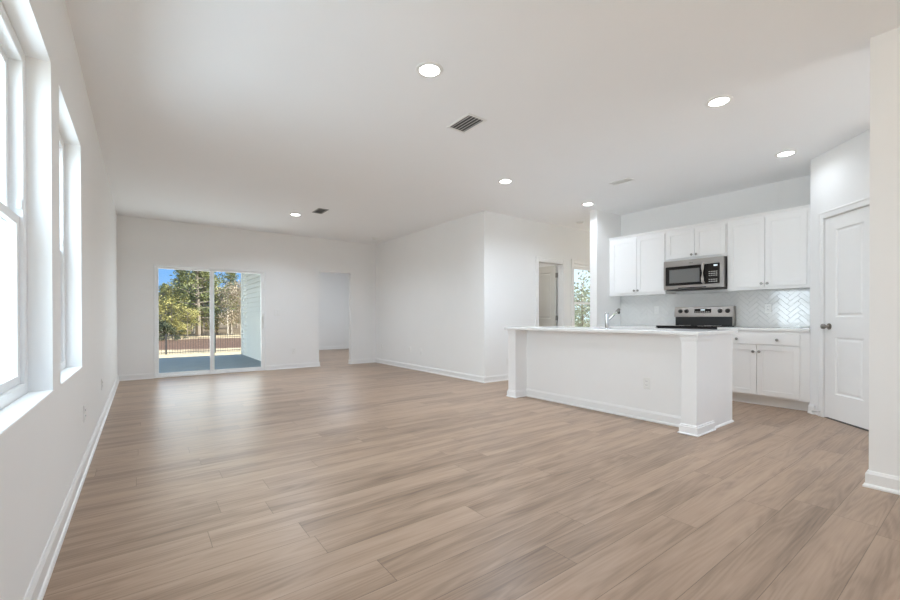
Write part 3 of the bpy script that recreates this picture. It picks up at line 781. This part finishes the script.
# ------------------------------------------------------------------ ceiling fixtures
def downlight(label, x, y):
    t = thing('recessed_light', label, 'ceiling light', (x, y, H), 0, group='recessed ceiling lights')
    bm = NB(); lathe(bm, [(.066, -.002), (.068, -.006), (.092, -.004), (.094, 0), (.066, 0)], seg=40)
    obj('trim_ring', bm, 'plastic', t, smooth=True)
    bm = NB(); lathe(bm, [(0.001, -.0045), (.0665, -.0040), (.0665, -.001), (.001, -.001)], seg=40)
    obj('lens', bm, 'lamp', t)
    return t
spots = ((1.593, 2.369, 'recessed light nearest the camera, at the top centre'), (3.656, 1.355, 'recessed light in front of the near right wall end'), (5.384, 1.370, 'recessed light next to the pantry wall'),
         (3.65, 3.735, 'recessed light over the left end of the island'), (5.381, 3.75, 'recessed light beside the short wall end'), (2.039, 6.993, 'recessed light nearest the sliding glass door'))
first = None; lamps = []
for x, y, lb in spots:
    if first is None: o = first = downlight(lb, x, y)
    else: o = dup(first, (x, y, H), 0, lb)
    lamps.append(o)

BULB = (9, 9, 1.6, 19, 6, 22)
for o, e_ in zip(lamps, BULB):
    b_ = light('bulb', 'AREA', (0, 0, -.012), (0, 0, 0), e_, (0.90, 1.02, 1.16), .12, parent=o)
    b_.data.spread = R(150)

def register(label, x0, x1, y0, y1, n, along='y', dark='darkvoid', m='plastic', gap=True):
    t = thing('ceiling_vent', label, 'vent', ((x0 + x1) / 2, (y0 + y1) / 2, H), 0, group='ceiling vents')
    w, l = (x1 - x0) / 2, (y1 - y0) / 2; f = .022
    bm = NB()
    for a, b, c, d in ((-w, -w + f, -l, l), (w - f, w, -l, l), (-w + f - .001, w - f + .001, -l, -l + f), (-w + f - .001, w - f + .001, l - f, l)): box(bm, a, b, c, d, -.008, 0, .003)
    obj('vent_frame', bm, m, t)
    bm = NB(); box(bm, -w + f, w - f, -l + f, l - f, -.0015, -.0005); obj('duct_back', bm, dark, t)
    iw, il = w - f, l - f
    for k in range(n):
        bm = NB()
        c = -iw + (k + .5) * 2 * iw / n
        sw = iw / n * .62
        ang = R(35)
        vs = [bm.verts.new((c + s * sw * math.cos(ang) * 0.8, yy, -.0055 + s * sw * math.sin(ang) * .45 + d)) for yy in (-il, il) for s in (-1, 1) for d in (0, .0008)]
        for fc in ((0, 1, 3, 2), (4, 6, 7, 5), (0, 4, 5, 1), (2, 3, 7, 6), (0, 2, 6, 4), (1, 5, 7, 3)): bm.faces.new([vs[i] for i in fc])
        obj('louver', bm, m, t)
    return t
M['bronze'] = mat('grey_vent_paint', (0.30, 0.30, 0.29), 0.5)
register('white slatted ceiling vent near the top centre of the room', 2.185, 2.395, 2.67, 2.985, 5)
register('dark grey ceiling vent near the sliding glass door', 2.205, 2.368, 6.36, 6.68, 7, m='bronze')
register('white flush ceiling vent over the kitchen island', 4.755, 4.885, 2.735, 3.015, 2, dark='plastic')
for x, y, lb in ((4.004, 8.052, 'small white smoke detector on the ceiling by the far corner'), (6.28, 4.54, 'small white smoke detector on the ceiling before the tall window')):
    t = thing('smoke_detector', lb, 'smoke detector', (x, y, H), 0, group='smoke detectors')
    bm = NB(); lathe(bm, [(0.001, -.036), (.035, -.036), (.052, -.026), (.054, -.008)], seg=32); obj('detector_cover', bm, 'plastic', t, smooth=True)
    bm = NB(); lathe(bm, [(0.001, -.009), (.062, -.009), (.064, 0), (.001, 0)], seg=32); obj('mounting_base', bm, 'plastic', t, smooth=True)

# ------------------------------------------------------------------ outdoors
bm = NB(); box(bm, -1.1, 2.43, YF + .121, 13.80, -.28, -.055, .01)
tag(obj('patio_slab', bm, 'concrete'), 'blue-grey concrete patio slab outside the sliding glass door', 'patio', kind='structure')
# siding on the bedroom wing, facing the patio
t = thing('siding_wall', 'pale lap-sided exterior wall right of the patio', 'exterior wall', (2.46, YF + .12, 0), 0, kind='structure')
bm = NB(); ex = .128
for k in range(23):
    z = -.20 + k * ex
    vs = [bm.verts.new(p) for p in ((-.006, 0, z + ex), (-.048, 0, z), (-.006, 0, z + .022), (-.006, 4.78, z + ex), (-.048, 4.78, z), (-.006, 4.78, z + .022))]
    for f in ((0, 1, 4, 3), (1, 2, 5, 4), (0, 2, 1), (3, 4, 5)): bm.faces.new([vs[i] for i in f])
obj('lap_siding', bm, 'siding', t)
bm = NB(); box(bm, -.056, .0, 4.77, 4.90, -.20, 2.75, .003); box(bm, -.056, .1, 4.88, 4.915, -.20, 2.75, .003); obj('corner_board', bm, 'siding', t)
# porch roof over the patio
t = thing('porch_roof', 'white porch ceiling and beam over the patio', 'porch roof', (0, YF + .12, 0), 0, kind='structure')
bm = NB(); box(bm, -1.3, 2.43, 0.0, 5.2, 2.62, 2.74); obj('porch_ceiling', bm, 'housewhite', t)
bm = NB(); box(bm, -1.1, 2.43, 4.75, 4.92, 2.42, 2.621, .004); obj('beam', bm, 'housewhite', t)
bm = NB(); box(bm, -1.08, -.92, 4.76, 4.92, -.06, 2.43, .006); obj('porch_post', bm, 'housewhite', t)

# terrain: drops away from the house, rises again to the tree line
def gz(x, y):
    pts = [(-30, -.32), (14.2, -.32), (16, -.40), (22, -.95), (28, -1.0), (30, -.92), (32, -1.0), (38, -1.0), (45, -.90), (55, -.90), (75, -.4), (120, 1.0)]
    if x > 12: y = max(y, min(24, 14 + (x - 12) * .5))
    for (a, za), (b, zb) in zip(pts, pts[1:]):
        if y <= b: return za + (zb - za) * max(0, (y - a)) / (b - a)
    return pts[-1][1]
bm = NB()
xs = [-60 + 3 * i for i in range(54)]; ys = [-30, -10, 5, 9, 13, 14.2, 15, 16, 18, 20, 22, 24, 26, 28, 29.5, 30.2, 31, 33, 36, 39, 42, 45, 48, 51, 55, 60, 66, 75, 90, 120]
g = [[bm.verts.new((x, y, gz(x, y) + (random.uniform(-.03, .03) if y > 17 else 0))) for x in xs] for y in ys]
for r0, r1 in zip(g, g[1:]):
    for k in range(len(xs) - 1): bm.faces.new((r0[k], r0[k + 1], r1[k + 1], r1[k]))
o = tag(obj('ground', bm, 'ground'), 'straw-covered lawn and bare soil slope behind the house', 'ground', kind='structure')

# black picket fence
FY = 28.0
t = thing('picket_fence', 'thin black metal picket fence beyond the lawn', 'fence', (0, FY, -1.02), 0)
bm = NB()
for z in (.12, .92, 1.06): box(bm, -2, 9.2, -.014, .014, z - .014, z + .014)
obj('fence_rail', bm, 'fence', t)
for x in (-2, 1.08, 3.48, 5.88, 8.28):
    bm = NB(); box(bm, x - .035, x + .035, -.035, .035, -.2, 1.18, .004); obj('fence_post', bm, 'fence', t)
bm = NB()
for k in range(88):
    x = -1.9 + k * .126; box(bm, x - .007, x + .007, -.007, .007, .04, 1.14)
pk = obj('pickets', bm, 'fence', t); pk['kind'] = 'stuff'

# trees
def crown_bm(rnd, clusters, n, size, needle):
    bm = NB()
    for (cx, cy, cz, r) in clusters:
        for k in range(n):
            d = Vector((rnd.gauss(0, 1), rnd.gauss(0, 1), rnd.gauss(0, .8))).normalized() * (r * rnd.random() ** .45)
            p = Vector((cx, cy, cz)) + d
            a = Vector((rnd.gauss(0, 1), rnd.gauss(0, 1), rnd.gauss(0, .6) + .2)).normalized(); b = a.cross(Vector((rnd.gauss(0, 1), rnd.gauss(0, 1), rnd.gauss(0, 1)))).normalized()
            s = size * rnd.uniform(.6, 1.3); w_ = s * needle
            m_ = p + a * s * .5
            vs = [bm.verts.new(q) for q in (p, m_ + b * w_, p + a * s, m_ - b * w_)]
            bm.faces.new(vs)
    return bm
def limb_bm(rnd, h, r, branches):
    bm = NB()
    pts = [Vector((0, 0, -.3))]; x = y = 0
    for k in range(1, 6):
        x += rnd.uniform(-.05, .05) * h * .2; y += rnd.uniform(-.05, .05) * h * .2
        pts.append(Vector((x, y, h * k / 5)))
    for i, (a, b) in enumerate(zip(pts, pts[1:])): cyl(bm, a, b, r * (1 - i / 5.6), r * (1 - (i + 1) / 5.6), 8, False)
    for (z, ang, L, up) in branches:
        f = min(z / h, .99); i = int(f * 5); base_ = pts[min(i, 4)].lerp(pts[min(i + 1, 5)], f * 5 - i) if i > 0 else Vector((0, 0, z))
        e_ = base_ + Vector((math.cos(ang) * L, math.sin(ang) * L, up * L))
        cyl(bm, base_, e_, r * .30, r * .08, 6, False)
    return bm
def pine(seed, h, label, group=None, low=.35, leafm='pine', bark='bark', dens=26, spread=.26, size=.55):
    rnd = random.Random(seed); t = thing('pine_tree', label, 'tree', group=group)
    br = []; cl = []
    nb = int(h * 4.2)
    for k in range(nb):
        f = low + (1 - low) * (k / nb); z = h * f; ang = k * 2.4 + rnd.uniform(-.4, .4); L = h * spread * (1.08 - f) / (1 - low * .6) * rnd.uniform(.55, 1.2) + .25; up = rnd.uniform(.0, .3)
        br.append((z, ang, L, up))
        for s in (.55, .9): cl.append((math.cos(ang) * L * s, math.sin(ang) * L * s, z + up * L * s, .28 + L * .20))
    cl.append((0, 0, h, .35))
    obj('trunk', limb_bm(rnd, h, h * .013 + .06, br), bark, t)
    obj('foliage', crown_bm(rnd, cl, dens, size, .16), leafm, t)
    return t
def broad(seed, h, label, leafm='bush', bark='bark', group=None, dens=34, low=.15, wid=.42, size=.34, nm='broadleaf_tree', cat='tree', ncl=26):
    rnd = random.Random(seed); t = thing(nm, label, cat, group=group)
    br = []; cl = []
    for k in range(ncl):
        f = rnd.uniform(low, 1.0); z = h * f; ang = rnd.uniform(0, 2 * PI); L = h * wid * math.sqrt(max(.05, 1 - abs(f - .55) ** 1.6 * 2.2)) * rnd.uniform(.3, 1)
        br.append((max(.2, z - L * .5), ang, L, .5)); cl.append((math.cos(ang) * L, math.sin(ang) * L, z, h * .11 + .12))
    obj('trunk', limb_bm(rnd, h * .85, h * .012 + .04, br), bark, t)
    obj('foliage', crown_bm(rnd, cl, dens, size, .42), leafm, t)
    return t
def put(o, x, y, rz=0, s=1.0):
    o.location = (x, y, gz(x, y) - .05); o.rotation_euler = (0, 0, rz); o.scale = (s, s, s); return o
gp_ = 'mixed trees behind the soil slope'
LB = {'pine': 'dark green pine in the wood behind the fence', 'tall': 'tall green-gold pine in the wood behind the fence', 'bush': 'yellow-green leafy tree at the wood edge behind the fence', 'bare': 'bare tan winter tree in the wood behind the fence'}
protos = {
    'pine': pine(1, 9.5, LB['pine'], gp_, low=.15, dens=64, size=.30),
    'tall': pine(2, 15, LB['tall'], gp_, low=.14, dens=64, spread=.20, size=.32),
    'bush': broad(3, 7.0, LB['bush'], 'bush', group=gp_, dens=110, size=.20),
    'bare': broad(4, 9.0, LB['bare'], 'twig', 'palebark', group=gp_, dens=70, low=.25, wid=.26, size=.22),
}
used = set()
def plant(kind, x, y, rz=0, s=1.0):
    o = protos[kind] if kind not in used else copy_tree(protos[kind]); used.add(kind)
    return put(o, x, y, rz, s)
# through the glass door: x/y from about 0.02 to 0.21
plant('tall', 4.7, 50, 0, .95); plant('tall', 3.6, 56, 2, .55); plant('tall', 5.3, 52, 4, .74); plant('tall', 9.0, 58, 1, .62)
plant('pine', 5.5, 54, 1, .85); plant('pine', 3.0, 51, 2, .55); plant('pine', 2.2, 60, 5, .62)
plant('bush', 1.5, 50, 0, .74); plant('bush', 2.4, 49, 1.4, .60); plant('bush', .6, 53, 2.9, .80); plant('bush', 3.6, 48, 4, .45); plant('bush', 6.8, 53, 5.1, .80); plant('bush', -.6, 49, 3.1, .7)
plant('bare', 7.4, 50, 0, .58); plant('bare', 8.1, 52, 1.3, .62); plant('bare', 8.8, 50.5, 2.2, .60); plant('bare', 9.6, 52, 3.3, .66); plant('bare', 10.5, 54, 4.2, .7); plant('bare', 5.0, 58, 5, .7)
for k in range(11): plant('pine' if k % 2 else 'bare', -2 + k * 1.5, 66 + (k * 37 % 5), k * 1.7, .62)
s0 = None
for x, y, s in ((1.0, 43, .95), (1.9, 44.2, .85), (2.7, 45.2, .55), (0, 43.5, 1.1)):
    if s0 is None: o = s0 = broad(9, 1.9, 'low dark shrub left on the soil slope behind the fence', 'shrub', group='dark shrubs on the slope', nm='shrub', cat='shrub', dens=110, low=.05, wid=.7, size=.13, ncl=18)
    else: o = copy_tree(s0)
    put(o, x, y, x, s)
# through the tall window beside the open door
wl = 'grey-green tree outside the tall window behind the island'
w0 = None
for x, y, s, rz in ((23.3, 16.6, 1.0, 0), (26.8, 20.5, .85, 2), (30, 21.6, 1.0, 4), (25.5, 17.2, .7, 1), (31, 24.5, .9, 3)):
    if w0 is None: o = w0 = broad(12, 4.7, wl, 'willow', 'bark', group='trees outside the tall window', dens=44, low=.22, wid=.36, size=.17)
    else: o = copy_tree(w0)
    put(o, x, y, rz, s)

# neighbouring houses seen through the left windows
M['sagehouse'] = mat('sage_house_siding', (0.27, 0.33, 0.31), 0.6, var=0.02)
def house(label, x, y0, y1, m='housewhite'):
    t = thing('neighbor_house', label, 'house', (x, y0, -.35), 0)
    L = y1 - y0
    bm = NB(); box(bm, -8, -.05, 0, L, 0, 5.4)
    k = 0
    while k * .15 < 5.2:
        z = k * .15
        vs = [bm.verts.new(p) for p in ((-.05, 0, z + .15), (-.02, 0, z), (-.05, 0, z), (-.05, L, z + .15), (-.02, L, z), (-.05, L, z))]
        for f in ((0, 1, 4, 3), (1, 2, 5, 4)): bm.faces.new([vs[i] for i in f])
        k += 1
    obj('siding', bm, m, t)
    bm = NB(); vs = [bm.verts.new(p) for p in ((.4, -.4, 5.3), (-4, -.4, 8.0), (-8.4, -.4, 5.3), (.4, L + .4, 5.3), (-4, L + .4, 8.0), (-8.4, L + .4, 5.3))]
    for f in ((0, 1, 4, 3), (1, 2, 5, 4), (0, 2, 1), (3, 4, 5), (0, 3, 5, 2)): bm.faces.new([vs[i] for i in f])
    obj('roof', bm, 'roof', t)
    return t
house('white lap-sided neighbour house outside the left windows', -7.5, -2, 11)
house('sage grey neighbour house farther back outside the left windows', -6.5, 17, 38, 'sagehouse')
